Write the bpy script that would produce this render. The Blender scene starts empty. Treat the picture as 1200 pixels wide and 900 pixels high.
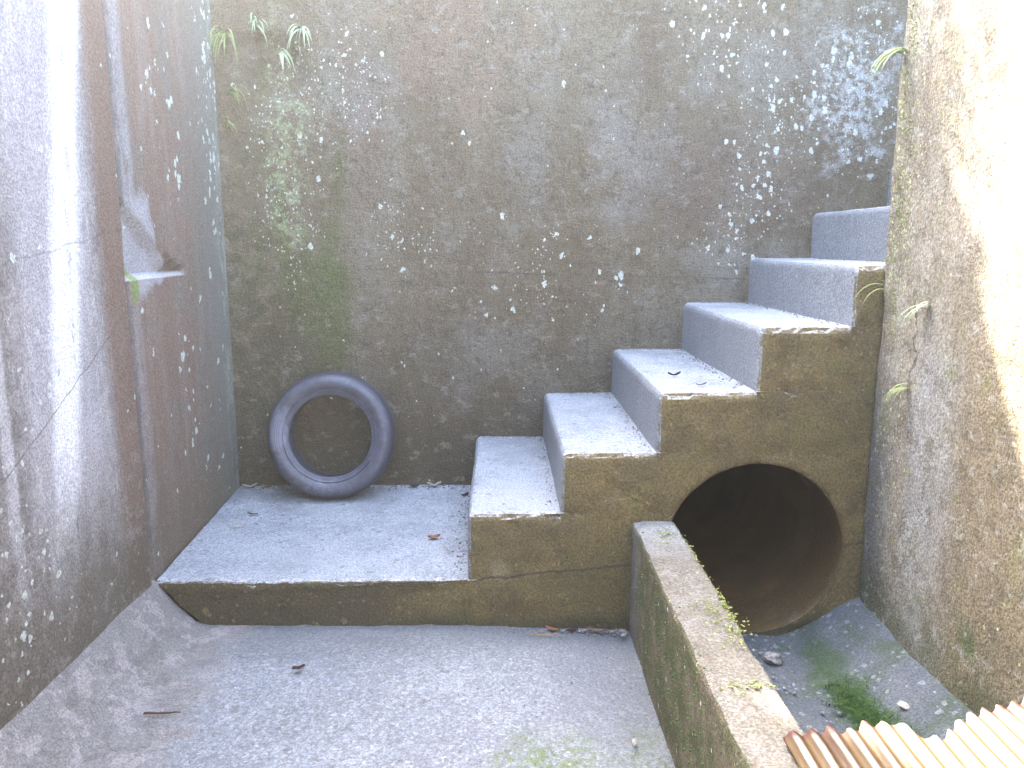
import bpy, bmesh, math, random
from mathutils import Vector, noise, Matrix
R = math.radians
scn = bpy.context.scene
C = scn.collection
random.seed(7)

# ------------------------------------------------------------------ camera, sky, sun, exposure
cd = bpy.data.cameras.new('camera'); cam = bpy.data.objects.new('camera', cd); C.objects.link(cam)
cd.sensor_width = 36; cd.lens = 36*930/1200; cd.clip_start = .05; cd.clip_end = 3000
cam.location = (0, 0, 1.31)
cam.rotation_euler = (R(90-10.06), 0, -R(.91))
scn.camera = cam
SUN_EL, SUN_DIR = R(53.9), Vector((-.6, 1, 1.6)).normalized()
w = bpy.data.worlds.new('World'); scn.world = w; w.use_nodes = True
wn = w.node_tree; wn.nodes.clear()
sky = wn.nodes.new('ShaderNodeTexSky'); sky.sky_type = 'NISHITA'; sky.sun_disc = False
sky.sun_elevation = SUN_EL; sky.sun_rotation = math.atan2(SUN_DIR.x, SUN_DIR.y)
sky.air_density = 1.0; sky.dust_density = 4.0; sky.ozone_density = .4
bg = wn.nodes.new('ShaderNodeBackground'); bg.inputs['Strength'].default_value = .15
wo = wn.nodes.new('ShaderNodeOutputWorld')
wb = wn.nodes.new('ShaderNodeMix'); wb.data_type = 'RGBA'; wb.blend_type = 'MULTIPLY'; wb.inputs[0].default_value = 1
wb.inputs[7].default_value = (.98, 1.0, 1.03, 1)      # white balance of the camera
wn.links.new(sky.outputs[0], wb.inputs[6]); wn.links.new(wb.outputs[2], bg.inputs[0]); wn.links.new(bg.outputs[0], wo.inputs[0])
sl = bpy.data.lights.new('sun', 'SUN'); sl.energy = 3.6; sl.angle = R(.8); sl.color = (1, .95, .86)
so = bpy.data.objects.new('sun', sl); C.objects.link(so)
so.rotation_euler = SUN_DIR.to_track_quat('Z', 'Y').to_euler(); so.location = (-4, 6, 12)
vs = scn.view_settings
vs.view_transform = 'Standard'; vs.look = 'None'; vs.gamma = 1; vs.use_curve_mapping = False
vs.exposure = 4.22
scn.cycles.max_bounces = 6; scn.cycles.diffuse_bounces = 4; scn.cycles.volume_bounces = 0

# ------------------------------------------------------------------ material helpers
class M:
    """one procedural material, written as layers over a base colour"""
    def __init__(s, name, base, rough=.9, spec=.3, obj=False):
        s.m = bpy.data.materials.new(name); s.m.use_nodes = True
        s.t = s.m.node_tree; s.b = s.t.nodes['Principled BSDF']
        s.b.inputs['Roughness'].default_value = rough
        s.b.inputs['Specular IOR Level'].default_value = spec
        if obj: s.P = s.t.nodes.new('ShaderNodeTexCoord').outputs['Object']
        else: s.P = s.t.nodes.new('ShaderNodeNewGeometry').outputs['Position']
        s.col = s.rgb(base); s.h = None
    def rgb(s, c):
        if not isinstance(c, tuple): return c
        n = s.t.nodes.new('ShaderNodeRGB'); n.outputs[0].default_value = (*c[:3], 1); return n.outputs[0]
    def put(s, sock, v):
        if isinstance(v, bpy.types.NodeSocket): s.t.links.new(v, sock)
        else: sock.default_value = v
    def math(s, op, a, b=0., clamp=False):
        n = s.t.nodes.new('ShaderNodeMath'); n.operation = op; n.use_clamp = clamp
        s.put(n.inputs[0], a); s.put(n.inputs[1], b); return n.outputs[0]
    def mul(s, a, b): return s.math('MULTIPLY', a, b)
    def add(s, a, b, clamp=False): return s.math('ADD', a, b, clamp)
    def vec(s, op, a, b):
        n = s.t.nodes.new('ShaderNodeVectorMath'); n.operation = op
        s.put(n.inputs[0], a); s.put(n.inputs[1], b); return n
    def scaled(s, sc, off=(0, 0, 0)):
        return s.vec('ADD', s.vec('MULTIPLY', s.P, sc).outputs[0], off).outputs[0]
    def noise(s, scale, detail=6, rough=.6, st=(1, 1, 1), off=(0, 0, 0), dist=0):
        n = s.t.nodes.new('ShaderNodeTexNoise'); s.put(n.inputs['Vector'], s.scaled(st, off))
        n.inputs['Scale'].default_value = scale; n.inputs['Detail'].default_value = detail
        n.inputs['Roughness'].default_value = rough; n.inputs['Distortion'].default_value = dist
        return n.outputs['Fac']
    def sm(s, v, lo, hi, a=0., b=1.):
        n = s.t.nodes.new('ShaderNodeMapRange'); n.interpolation_type = 'SMOOTHSTEP'
        s.put(n.inputs['Value'], v); n.inputs['From Min'].default_value = lo; n.inputs['From Max'].default_value = hi
        n.inputs['To Min'].default_value = a; n.inputs['To Max'].default_value = b
        return n.outputs[0]
    def xyz(s):
        n = s.t.nodes.new('ShaderNodeSeparateXYZ'); s.put(n.inputs[0], s.P); return n.outputs
    def normal(s):
        n = s.t.nodes.new('ShaderNodeNewGeometry'); q = s.t.nodes.new('ShaderNodeSeparateXYZ')
        s.t.links.new(n.outputs['True Normal'], q.inputs[0]); return q.outputs
    def blob(s, c, sc, k=.9, ns=5, soft=.75):
        """soft patch centred at c with radii sc and a noisy rim"""
        d = s.vec('MULTIPLY', s.vec('SUBTRACT', s.P, c).outputs[0], tuple(1/v for v in sc)).outputs[0]
        l = s.t.nodes.new('ShaderNodeVectorMath'); l.operation = 'LENGTH'; s.put(l.inputs[0], d)
        n = s.noise(ns, 5, .65, off=(c[0]*3, 1.7, c[2]*2))
        v = s.add(l.outputs['Value'], s.mul(s.math('SUBTRACT', n, .5), k*2))
        return s.sm(v, 1.0, 1.0-soft)
    def addm(s, *ms):
        r = ms[0]
        for m in ms[1:]: r = s.add(r, m, True)
        return r
    def layer(s, mask, color, k=1.):
        n = s.t.nodes.new('ShaderNodeMix'); n.data_type = 'RGBA'
        s.put(n.inputs[0], s.mul(mask, k) if k != 1. else mask)
        s.put(n.inputs[6], s.col); s.put(n.inputs[7], s.rgb(color)); s.col = n.outputs[2]
    def dots(s, scale, size, dens, st=(1, 1, 1), off=(0, 0, 0), thr=1.):
        """irregular lichen dots; dens 0..1 sets how many cells carry one and how large it is"""
        v = s.t.nodes.new('ShaderNodeTexVoronoi')
        wob = s.t.nodes.new('ShaderNodeTexNoise'); s.put(wob.inputs['Vector'], s.P); wob.inputs['Scale'].default_value = scale*1.3
        p = s.vec('ADD', s.scaled(st, off), s.vec('MULTIPLY', wob.outputs['Color'], (.9/scale,)*3).outputs[0]).outputs[0]
        s.put(v.inputs['Vector'], p); v.inputs['Scale'].default_value = scale
        q = s.t.nodes.new('ShaderNodeSeparateXYZ'); s.put(q.inputs[0], v.outputs['Color'])
        on = s.math('GREATER_THAN', s.add(q.outputs[0], s.mul(dens, thr)), 1.)
        rad = s.mul(s.add(s.mul(q.outputs[1], q.outputs[1]), .25), size)
        return s.mul(on, s.sm(s.math('SUBTRACT', v.outputs['Distance'], rad), .06, -.04))
    def bump(s, parts, strength=.8, dist=.01):
        h = None
        for v, k in parts:
            t = s.mul(v, k); h = t if h is None else s.add(h, t)
        n = s.t.nodes.new('ShaderNodeBump'); n.inputs['Strength'].default_value = strength
        n.inputs['Distance'].default_value = dist; s.put(n.inputs['Height'], h)
        s.t.links.new(n.outputs[0], s.b.inputs['Normal'])
    def done(s):
        s.put(s.b.inputs['Base Color'], s.col); return s.m

def grain(m, a=.55, b=1.35, scale=160, k=1.):
    """sand and grit of old concrete: multiplies the colour"""
    g = m.sm(m.noise(scale, 3, .7), .3, .72, a, b)
    n = m.t.nodes.new('ShaderNodeMix'); n.data_type = 'RGBA'; n.blend_type = 'MULTIPLY'; n.inputs[0].default_value = k
    m.put(n.inputs[6], m.col)
    cc = m.t.nodes.new('ShaderNodeCombineXYZ')
    for i in range(3): m.put(cc.inputs[i], g)
    m.put(n.inputs[7], cc.outputs[0]); m.col = n.outputs[2]
    return g

# ---- back wall
def mat_back():
    m = M('weathered_wall_concrete', (.225, .175, .105))
    x, y, z = m.xyz()
    m.layer(m.sm(m.noise(2.2, 6, .6, st=(1, 1, .6)), .42, .66), (.31, .265, .19), .75)
    m.layer(m.sm(m.noise(1.6, 6, .65, st=(1, 1, .45), off=(4, 0, 2)), .48, .7), (.17, .12, .075), .6)
    m.layer(m.sm(m.noise(9, 7, .7, st=(1, 1, .5), off=(2, 0, 7)), .5, .75), (.34, .31, .25), .5)
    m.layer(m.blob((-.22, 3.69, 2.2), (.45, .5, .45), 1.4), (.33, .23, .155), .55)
    m.layer(m.blob((-.62, 3.69, 1.75), (.18, .5, .5)), (.20, .13, .09), .5)
    m.layer(m.blob((.95, 3.69, 1.6), (.5, .5, .35)), (.21, .15, .11), .5)
    for c, r in (((.15, 1.65), (.2, .3)), ((-.1, .8), (.35, .3)), ((.2, .65), (.2, .3)), ((-.6, 1.95), (.3, .25)), ((1.1, 1.2), (.4, .18)), ((.6, 1.7), (.3, .4)), ((1.2, 2.1), (.6, .25))):
        m.layer(m.blob((c[0], 3.69, c[1]), (r[0], .5, r[1]), k=1.5, ns=5, soft=.95), (.37, .34, .29), .42)
    # damp algae runs
    run = m.sm(m.noise(7, 6, .65, st=(1, 1, .12)), .4, .62)
    m.layer(m.mul(m.blob((-.95, 3.69, 1.35), (.36, .5, 1.0)), run), (.13, .155, .04), .9)
    m.layer(m.blob((-.78, 3.69, .95), (.15, .5, .45)), (.12, .16, .035), .6)
    m.layer(m.mul(m.blob((-1.1, 3.69, .9), (.35, .5, .9)), m.sm(m.noise(14, 6, .7), .4, .6)), (.10, .10, .04), .7)
    m.layer(m.sm(m.add(z, m.mul(m.noise(3, 5, .6), .9)), 1.75, .7), (.10, .085, .055), .66)  # olive lower wall, darkened further in colour to strengthen the skylight falloff
    m.layer(m.sm(m.noise(26, 7, .75, st=(1, 1, .7), off=(3, 0, 1)), .5, .62), (.12, .10, .065), .55)
    m.layer(m.sm(m.noise(19, 7, .75, st=(.7, 1, 1), off=(9, 0, 5)), .54, .64), (.40, .36, .29), .5)
    m.layer(m.blob((-.93, 3.69, 2.0), (.14, .5, .10)), (.26, .19, .14), .6)
    m.layer(m.mul(m.blob((.47, 3.69, 1.13), (.05, .5, .018), .3, 12), .7), (.36, .25, .19))
    # construction joint and fine cracks
    jl = m.add(m.math('ABSOLUTE', m.math('SUBTRACT', m.add(z, m.mul(m.noise(3, 5, .6), .02)), m.add(m.mul(x, -.026), 1.186))), 0.)
    m.layer(m.mul(m.sm(jl, .006, .001), m.sm(m.noise(2.5, 4, .6, off=(7, 0, 0)), .4, .6)), (.10, .09, .07), .5)
    m.layer(m.sm(m.math('ABSOLUTE', m.math('SUBTRACT', jl, .05)), .004, .001), (.09, .08, .065), .15)
    # lichen
    dl = m.addm(m.mul(m.blob((-.95, 3.69, 1.66), (.2, .5, .75), .7), .75), m.mul(m.blob((-.72, 3.69, 1.95), (.34, .5, .4), .7), .3))
    d = m.addm(m.mul(m.blob((-.68, 3.69, 2.0), (.34, .5, .35), .5), .38),
               m.mul(m.blob((1.2, 3.69, 1.72), (.22, .5, .6), .5), .62), m.mul(m.blob((1.58, 3.69, 1.95), (.42, .5, .48), .5), .85),
               m.mul(m.blob((1.22, 3.69, 1.75), (.08, .5, .28), .5), 1.), m.mul(m.blob((1.05, 3.69, 1.4), (.28, .5, .28), .5), .35), m.mul(m.blob((-.44, 3.69, 1.34), (.22, .5, .28), .5), .62),
               m.mul(m.blob((.22, 3.69, 1.15), (.5, .5, .4), .5), .14), m.mul(m.blob((.19, 3.69, 1.2), (.05, .5, .3), .5), .7), m.mul(m.blob((.5, 3.69, 2.3), (.9, .5, .4), .5), .07),
               m.mul(m.blob((1.0, 3.69, 2.2), (.3, .5, .3), .5), .4), .012)
    st = (1, 1, .72)
    d = m.mul(d, .62)
    lic = m.addm(m.dots(26, .36, m.mul(d, .7), st), m.dots(40, .40, d, st, (3, 1, 2)), m.dots(75, .42, m.addm(m.mul(d, .8), m.mul(dl, .7)), st, (1, 5, 2)), m.dots(52, .38, m.mul(dl, .45), st, (8, 5, 2)))
    m.layer(lic, (.78, .80, .70), .9)
    m.layer(m.mul(m.blob((1.60, 3.69, 1.98), (.26, .5, .40), 1.5, 8), m.sm(m.noise(30, 6, .7), .4, .6)), (.72, .73, .68), .75)
    m.layer(m.mul(m.blob((-.95, 3.69, 1.72), (.15, .5, .65), 1.1, 8), m.sm(m.noise(34, 6, .7), .43, .6)), (.50, .56, .30), .55)
    g = grain(m, .62, 1.3)
    m.bump([(m.noise(60, 6, .7, st=(1, 1, .8)), .9), (m.noise(22, 6, .65, st=(.8, 1, 1.1)), 1.3), (g, .3)], .95, .02)
    return m.done()

def band(m, v, c, hw, wob=.03, off=0):
    """vertical run of staining centred on coordinate c"""
    n = m.noise(5, 6, .7, st=(1, 1, .35), off=(off, off, 0))
    a = m.math('ABSOLUTE', m.math('SUBTRACT', m.add(v, m.mul(m.math('SUBTRACT', n, .5), wob*4)), c))
    return m.sm(a, hw, hw*.35)

def mat_left_near():
    m = M('lime_streaked_concrete', (.28, .25, .225))
    x, y, z = m.xyz()
    run = m.noise(9, 7, .7, st=(1, 1, .12))
    m.layer(m.sm(run, .42, .68), (.48, .45, .44), .8)
    m.layer(m.sm(m.noise(4, 6, .7, st=(1, 1, .5), off=(0, 3, 5)), .5, .68), (.17, .155, .14), .7)
    m.layer(m.sm(m.noise(18, 7, .75, off=(0, 8, 5)), .5, .62), (.13, .115, .10), .5)
    m.layer(m.sm(m.noise(26, 7, .75, st=(1, 1, .3), off=(0, 2, 9)), .54, .64), (.60, .58, .60), .5)
    fade = m.sm(m.add(z, m.mul(m.noise(3, 5), .5)), .45, 1.1)
    fade2 = m.sm(m.add(z, m.mul(m.noise(3, 5), .5)), .35, 1.25)
    m.layer(m.mul(band(m, y, 2.17, .30, .05), fade), (.56, .54, .59), .5)
    m.layer(m.mul(m.mul(band(m, y, m.add(2.02, m.mul(z, .16)), .10, .022, 2), fade2), m.sm(m.noise(24, 7, .75, st=(1, 1, .35), off=(6, 0, 0)), .3, .48)), (.86, .86, .88), 1.)
    m.layer(m.mul(m.sm(m.add(y, m.mul(m.noise(5, 5, .7), .2)), 2.14, 1.98), m.sm(m.noise(11, 7, .75, off=(2, 0, 4)), .4, .58)), (.17, .155, .145), .7)
    m.layer(m.mul(band(m, y, 1.88, .03, .02, 4), fade), (.6, .58, .6), .6)
    m.layer(band(m, y, 2.51, .135, .012, 6), (.21, .14, .10), .9)
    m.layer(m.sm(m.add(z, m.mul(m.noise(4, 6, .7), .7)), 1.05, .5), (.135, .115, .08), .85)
    m.layer(m.mul(m.sm(z, .9, .5), m.sm(m.noise(17, 8, .75, off=(8, 1, 3)), .52, .6)), (.34, .31, .28), .5)
    # cracks
    for zc, sl_, k in ((-.18+.0, .5, .8), (.96, .155, .5)):
        jl = m.math('ABSOLUTE', m.math('SUBTRACT', m.add(z, m.mul(m.noise(5, 6, .65), .05)), m.add(m.mul(y, sl_), zc+.02)))
        m.layer(m.sm(jl, .004, .001), (.12, .11, .10), k*.8)
    d = m.addm(m.mul(m.blob((-1.2, 1.85, .5), (.5, .35, .45), .6), .10), .008)
    m.layer(m.addm(m.dots(40, .45, d), m.dots(70, .5, d, off=(3, 1, 2))), (.6, .64, .58), .9)
    g = grain(m, .62, 1.3)
    m.bump([(m.noise(60, 6, .7), .8), (m.noise(12, 5, .6), .9), (g, .25)], .8, .012)
    return m.done()

def mat_left_far():
    m = M('rust_brown_concrete', (.24, .165, .125))
    x, y, z = m.xyz()
    run = m.noise(9, 7, .7, st=(1, 1, .14))
    m.layer(m.sm(run, .45, .68), (.31, .26, .22), .7)
    m.layer(m.sm(m.noise(3, 6, .7, off=(0, 3, 5)), .48, .68), (.21, .19, .16), .8)
    m.layer(m.sm(y, 3.1, 3.5), (.20, .205, .18), .7)
    m.layer(m.sm(m.add(z, m.mul(m.noise(3, 5, .6), .6)), 1.1, .4), (.15, .125, .08), .7)
    m.layer(m.mul(m.mul(band(m, y, 2.655, .07, .02, 2), m.sm(m.noise(9, 7, .75, st=(1, 1, .3)), .3, .6)), m.sm(z, 1.1, 1.25, .45, 1.)), (.38, .38, .41), .8)
    m.layer(m.sm(m.noise(22, 7, .75, off=(0, 3, 1)), .5, .64), (.15, .12, .09), .45)
    m.layer(m.sm(m.noise(26, 7, .75, off=(0, 7, 1)), .54, .66), (.33, .29, .25), .4)
    m.layer(m.mul(band(m, y, 2.6, .035, .01, 3), m.sm(m.noise(8, 6, .7), .4, .6)), (.1, .11, .12), .6)
    m.layer(m.sm(m.add(y, m.mul(m.noise(5, 6, .7, st=(1, 1, .4)), .3)), 3.5, 3.72), (.22, .225, .19), .7)
    m.layer(m.mul(m.sm(m.add(y, m.mul(m.noise(9, 6, .7, st=(1, 1, .4)), .3)), 3.68, 3.8), m.sm(m.noise(14, 7, .75, st=(1, 1, .5)), .46, .6)), (.42, .46, .40), .5)
    # broken render, paler
    m.layer(m.blob((-1.2, 2.72, 1.30), (.3, .17, .2), .45, 9, .3), (.42, .41, .43), .9)
    m.layer(m.blob((-1.2, 2.84, 1.225), (.3, .13, .07), .5, 9, .3), (.42, .41, .43), .9)
    m.layer(m.mul(m.sm(m.math('ABSOLUTE', m.math('SUBTRACT', z, 1.197)), .012, .003), m.sm(y, 3.18, 3.1)), (.55, .54, .52), .8)
    m.layer(m.blob((-1.2, 2.66, 1.17), (.3, .045, .07), .5, 12, .5), (.22, .30, .05), .8)
    d = m.addm(m.mul(m.blob((-1.24, 3.6, 1.9), (.5, .22, .7), .6), .35), m.mul(m.blob((-1.24, 3.1, .65), (.5, .35, .3), .6), .15),
               m.mul(m.blob((-1.24, 3.05, 1.75), (.5, .3, .4), .6), .12), .015)
    st = (1, .6, .6)
    m.layer(m.addm(m.dots(34, .5, d, st), m.dots(60, .55, d, st, (3, 1, 2))), (.62, .68, .62), .9)
    g = grain(m, .62, 1.3)
    m.bump([(m.noise(60, 6, .7), .8), (m.noise(12, 5, .6), .9), (g, .25)], .7, .012)
    return m.done()

def mat_right():
    m = M('mossy_right_concrete', (.33, .28, .20))
    x, y, z = m.xyz()
    m.layer(m.sm(m.noise(7, 7, .7, st=(1, 1, .3)), .42, .66), (.21, .165, .11), .7)
    m.layer(m.sm(m.noise(5, 7, .7, st=(1, 1, .4), off=(0, 5, 1)), .48, .66), (.42, .385, .31), .7)
    m.layer(m.mul(band(m, y, 2.2, .2, .04, 1), m.sm(m.add(z, m.mul(m.noise(3), .5)), 1.5, 1.1)), (.40, .40, .39), .6)
    m.layer(m.mul(m.sm(m.add(y, m.mul(m.noise(5), .3)), 2.4, 2.15), m.sm(z, 1.4, .9)), (.27, .205, .115), .7)
    m.layer(m.mul(m.sm(m.add(y, m.mul(m.noise(6, 5, .6, st=(1, 1, .5)), .2)), 2.44, 2.62), m.sm(m.add(z, m.mul(m.noise(3), .5)), 1.35, .8)), (.115, .12, .125), .8)
    m.layer(m.sm(m.noise(9, 6, .7, off=(1, 2, 8)), .54, .68), (.19, .20, .06), .55)
    m.layer(m.sm(m.add(z, m.mul(m.noise(6, 6, .6), .5)), .62, .25), (.08, .095, .035), .8)
    m.layer(m.sm(m.noise(11, 8, .75, off=(8, 1, 3)), .52, .62), (.13, .115, .07), .5)
    m.layer(m.blob((1.25, 1.96, .26), (.3, .06, .07), .6, 14), (.07, .12, .02), .7)
    m.layer(m.blob((1.25, 2.05, 1.45), (.3, .25, .3), .8, 8), (.45, .37, .28), .5)
    m.layer(m.sm(m.noise(16, 8, .75, off=(4, 1, 3)), .5, .6), (.17, .13, .085), .5)
    m.layer(m.sm(m.noise(22, 8, .75, off=(4, 9, 3)), .53, .64), (.50, .47, .41), .5)
    d = m.addm(m.mul(m.blob((1.25, 2.5, 1.5), (.4, .14, .7), .6), .4), m.mul(m.blob((1.25, 2.45, .75), (.4, .2, .5), .6), .08), .01)
    m.layer(m.addm(m.dots(70, .4, d), m.dots(110, .45, d, off=(3, 1, 2))), (.50, .52, .24), .8)
    cr = m.math('ABSOLUTE', m.math('SUBTRACT', m.add(y, m.mul(m.noise(6, 6, .65, off=(0, 0, 4)), .22)), 2.46))
    m.layer(m.mul(m.sm(cr, .008, .001), m.mul(m.sm(z, .8, .95), m.sm(z, 1.25, 1.1))), (.06, .05, .04), .8)
    g = grain(m, .55, 1.4, 130)
    m.bump([(m.noise(55, 7, .75), 1.), (m.noise(14, 5, .6), 1.), (g, .3)], .9, .016)
    return m.done()

def mat_stair():
    """pale worn treads and risers; brown algae film on the faces that look out into the pit"""
    m = M('worn_stair_concrete', (.40, .42, .44), rough=.55, spec=.5)
    x, y, z = m.xyz(); nx, ny, nz = m.normal()
    m.layer(m.sm(m.noise(6, 7, .7), .42, .66), (.28, .295, .315), .8)
    m.layer(m.mul(m.sm(nz, .4, .8), m.mul(m.sm(m.noise(3, 6, .7, off=(1, 6, 0)), .45, .62), m.sm(y, 2.9, 3.6))), (.20, .21, .22), .6)
    m.layer(m.sm(m.noise(24, 6, .75, off=(3, 2, 1)), .5, .68), (.52, .525, .53), .6)
    m.layer(m.dots(38, .35, .25), (.14, .13, .12), .6)
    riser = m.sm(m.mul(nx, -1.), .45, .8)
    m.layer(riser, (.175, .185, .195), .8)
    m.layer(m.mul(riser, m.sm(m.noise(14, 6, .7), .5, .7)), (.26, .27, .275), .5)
    # grime line along the front rim of each tread
    rim = m.mul(m.sm(m.add(y, m.mul(m.noise(22, 6, .75), .07)), 2.68, 2.625), m.sm(nz, .4, .8))
    m.layer(m.mul(rim, m.sm(m.noise(60, 5, .7), .46, .58)), (.13, .11, .085), .75)
    m.layer(m.mul(m.sm(nz, .4, .8), m.sm(m.noise(10, 7, .7, off=(8, 1, 1)), .6, .72)), (.15, .17, .08), .4)
    f = m.sm(m.add(m.mul(ny, -1.), m.mul(m.math('SUBTRACT', m.noise(40, 6, .7), .5), .8)), .6, .85)
    brown = m.t.nodes.new('ShaderNodeMix'); brown.data_type = 'RGBA'
    m.put(brown.inputs[0], m.sm(m.noise(7, 6, .7, off=(0, 4, 1)), .38, .66))
    brown.inputs[6].default_value = (.165, .118, .034, 1); brown.inputs[7].default_value = (.115, .082, .026, 1)
    m.layer(m.mul(m.mul(m.sm(m.add(y, m.mul(m.noise(30, 6, .75, off=(2, 0, 0)), .05)), 2.66, 2.63), m.sm(nz, .2, .6)), m.sm(m.noise(45, 5, .7, off=(3, 3, 0)), .45, .55)), (.62, .62, .63), .7)
    m.layer(f, brown.outputs[2], .97)
    pr = m.vec('MULTIPLY', m.vec('SUBTRACT', m.P, (.88, 0, .265)).outputs[0], (1, 0, 1)).outputs[0]
    ln = m.t.nodes.new('ShaderNodeVectorMath'); ln.operation = 'LENGTH'; m.put(ln.inputs[0], pr)
    m.layer(m.sm(m.add(ln.outputs['Value'], m.mul(m.noise(20, 5), .02)), .335, .315), (.105, .062, .018), 1.)
    dk = m.mul(f, m.sm(m.add(m.mul(x, 1.), m.mul(m.noise(4, 5), .8)), .35, -.1))
    m.layer(m.mul(dk, m.sm(z, .3, .1)), (.062, .050, .026), .8)
    m.layer(m.mul(f, m.sm(m.noise(9, 6, .7, off=(5, 0, 3)), .56, .7)), (.12, .12, .03), .6)
    m.layer(m.mul(f, m.sm(m.add(z, m.mul(m.noise(12, 5), .08)), .10, .01)), (.06, .055, .025), .7)
    ch = m.noise(26, 5, .6, off=(2, 2, 2))
    m.layer(m.mul(f, m.dots(30, .38, .16, off=(5, 5, 5))), (.25, .18, .08), .6)
    m.layer(m.mul(f, m.dots(62, .42, .22, off=(1, 5, 5))), (.28, .21, .11), .55)
    m.layer(m.mul(f, m.dots(48, .4, .2, off=(9, 5, 5))), (.09, .065, .03), .5)
    m.layer(m.mul(f, m.blob((.0, 2.59, .195), (.05, .3, .05), .4, 20)), (.27, .235, .15), .6)
    # lift line in the pour
    jl = m.math('ABSOLUTE', m.math('SUBTRACT', m.add(z, m.mul(m.noise(6, 6, .65), .05)), m.add(m.mul(x, .10), .192)))
    m.layer(m.mul(m.mul(f, m.sm(jl, .006, .001)), m.sm(x, -.12, -.05)), (.04, .03, .02), .75)
    g = grain(m, .5, 1.45, 140)
    m.bump([(m.noise(48, 7, .75), 1.), (ch, .6), (g, .35)], .7, .010)
    return m.done()

def mat_floor():
    m = M('pebbled_floor_concrete', (.28, .30, .325), rough=.6, spec=.5)
    x, y, z = m.xyz()
    m.layer(m.sm(m.noise(3, 6, .7), .42, .66), (.38, .40, .425), .8)
    v = m.t.nodes.new('ShaderNodeTexVoronoi'); m.put(v.inputs['Vector'], m.P); v.inputs['Scale'].default_value = 105
    q = m.t.nodes.new('ShaderNodeSeparateXYZ'); m.put(q.inputs[0], v.outputs['Color'])
    m.layer(m.math('GREATER_THAN', q.outputs[0], .72), (.50, .50, .50), .5)
    m.layer(m.math('LESS_THAN', q.outputs[1], .25), (.19, .185, .18), .6)
    m.layer(m.sm(v.outputs['Distance'], .5, .8), (.16, .155, .14), .3)
    m.layer(m.dots(44, .34, .3, off=(6, 1, 1)), (.55, .55, .55), .6)
    m.layer(m.dots(52, .3, .22, off=(2, 7, 1)), (.12, .115, .11), .7)
    m.layer(m.sm(m.add(y, m.mul(m.noise(7, 6, .7, off=(0, 0, 4)), .35)), 2.45, 2.75), (.13, .14, .15), .65)
    m.layer(m.mul(m.sm(m.add(x, m.mul(m.noise(5, 5, .7), .4)), .2, .6), 1.), (.17, .175, .18), .55)
    m.layer(m.sm(m.noise(30, 6, .75, off=(1, 1, 3)), .52, .66), (.22, .22, .215), .5)
    m.layer(m.mul(m.blob((.13, 1.86, 0), (.2, .2, .3), .8, 9), m.sm(m.noise(40, 5, .7), .42, .58)), (.15, .20, .05), .75)
    m.layer(m.mul(m.blob((.40, 1.8, 0), (.1, .3, .3), .8, 9), m.sm(m.noise(40, 5, .7), .42, .58)), (.14, .18, .06), .7)
    # old render skim flaking along the left bank
    lf = m.sm(m.add(x, m.mul(m.noise(5, 6, .7), .55)), -.52, -.72)
    m.layer(lf, (.27, .245, .22), .8)
    fl = m.mul(lf, m.sm(m.noise(9, 8, .72, off=(3, 1, 0)), .5, .56))
    m.layer(fl, (.44, .39, .38), .75)
    m.layer(m.mul(lf, m.sm(m.noise(13, 8, .75, off=(8, 1, 0)), .52, .58)), (.16, .145, .125), .5)
    m.layer(m.mul(m.sm(m.add(y, m.mul(m.noise(7, 6, .7), .3)), 2.62, 2.8), m.sm(x, -1.2, .4)), (.22, .23, .25), .4)
    g = grain(m, .6, 1.35, 170)
    m.bump([(v.outputs['Distance'], -.35), (m.noise(60, 6, .7), 1.), (g, .3)], .9, .012)
    return m.done()

def mat_channel():
    m = M('wet_channel_concrete', (.12, .135, .15), rough=.6)
    m.layer(m.sm(m.noise(6, 7, .7), .42, .66), (.17, .18, .185), .8)
    m.layer(m.sm(m.noise(8, 7, .7, off=(4, 2, 1)), .48, .64), (.07, .10, .05), .75)
    m.layer(m.dots(48, .4, .45), (.36, .38, .37), .7)
    m.layer(m.blob((1.05, 2.2, 0), (.09, .7, .2), .9, 8), (.05, .09, .025), .7)
    g = grain(m, .55, 1.4, 150)
    m.bump([(m.noise(50, 7, .75), 1.), (g, .3)], .9, .012)
    return m.done()

def mat_low():
    m = M('low_wall_concrete', (.21, .19, .155))
    x, y, z = m.xyz(); nx, ny, nz = m.normal()
    m.layer(m.sm(m.noise(9, 7, .7), .44, .64), (.28, .26, .23), .8)
    m.layer(m.sm(m.noise(14, 7, .7, off=(3, 3, 3)), .52, .66), (.17, .135, .10), .75)
    m.layer(m.sm(m.add(y, m.mul(m.noise(7), .5)), 2.5, 2.75), (.36, .38, .39), .6)
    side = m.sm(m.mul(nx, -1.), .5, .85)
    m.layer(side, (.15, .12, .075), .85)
    m.layer(m.mul(side, m.sm(m.noise(9, 7, .7, off=(1, 1, 5)), .4, .58)), (.075, .085, .03), .85)
    m.layer(m.mul(side, m.sm(m.noise(16, 7, .7, off=(6, 1, 5)), .54, .66)), (.24, .20, .14), .7)
    m.layer(m.mul(side, m.sm(m.add(y, m.mul(m.noise(7), .3)), 2.5, 2.75)), (.19, .19, .19), .6)
    m.layer(m.dots(80, .4, .12), (.42, .46, .20), .6)
    m.layer(m.dots(50, .3, .05, off=(3, 2, 9)), (.62, .62, .58), .8)
    g = grain(m, .55, 1.4, 150)
    m.bump([(m.noise(48, 7, .75), 1.), (m.noise(15, 5), .7), (g, .3)], .9, .014)
    return m.done()

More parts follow.
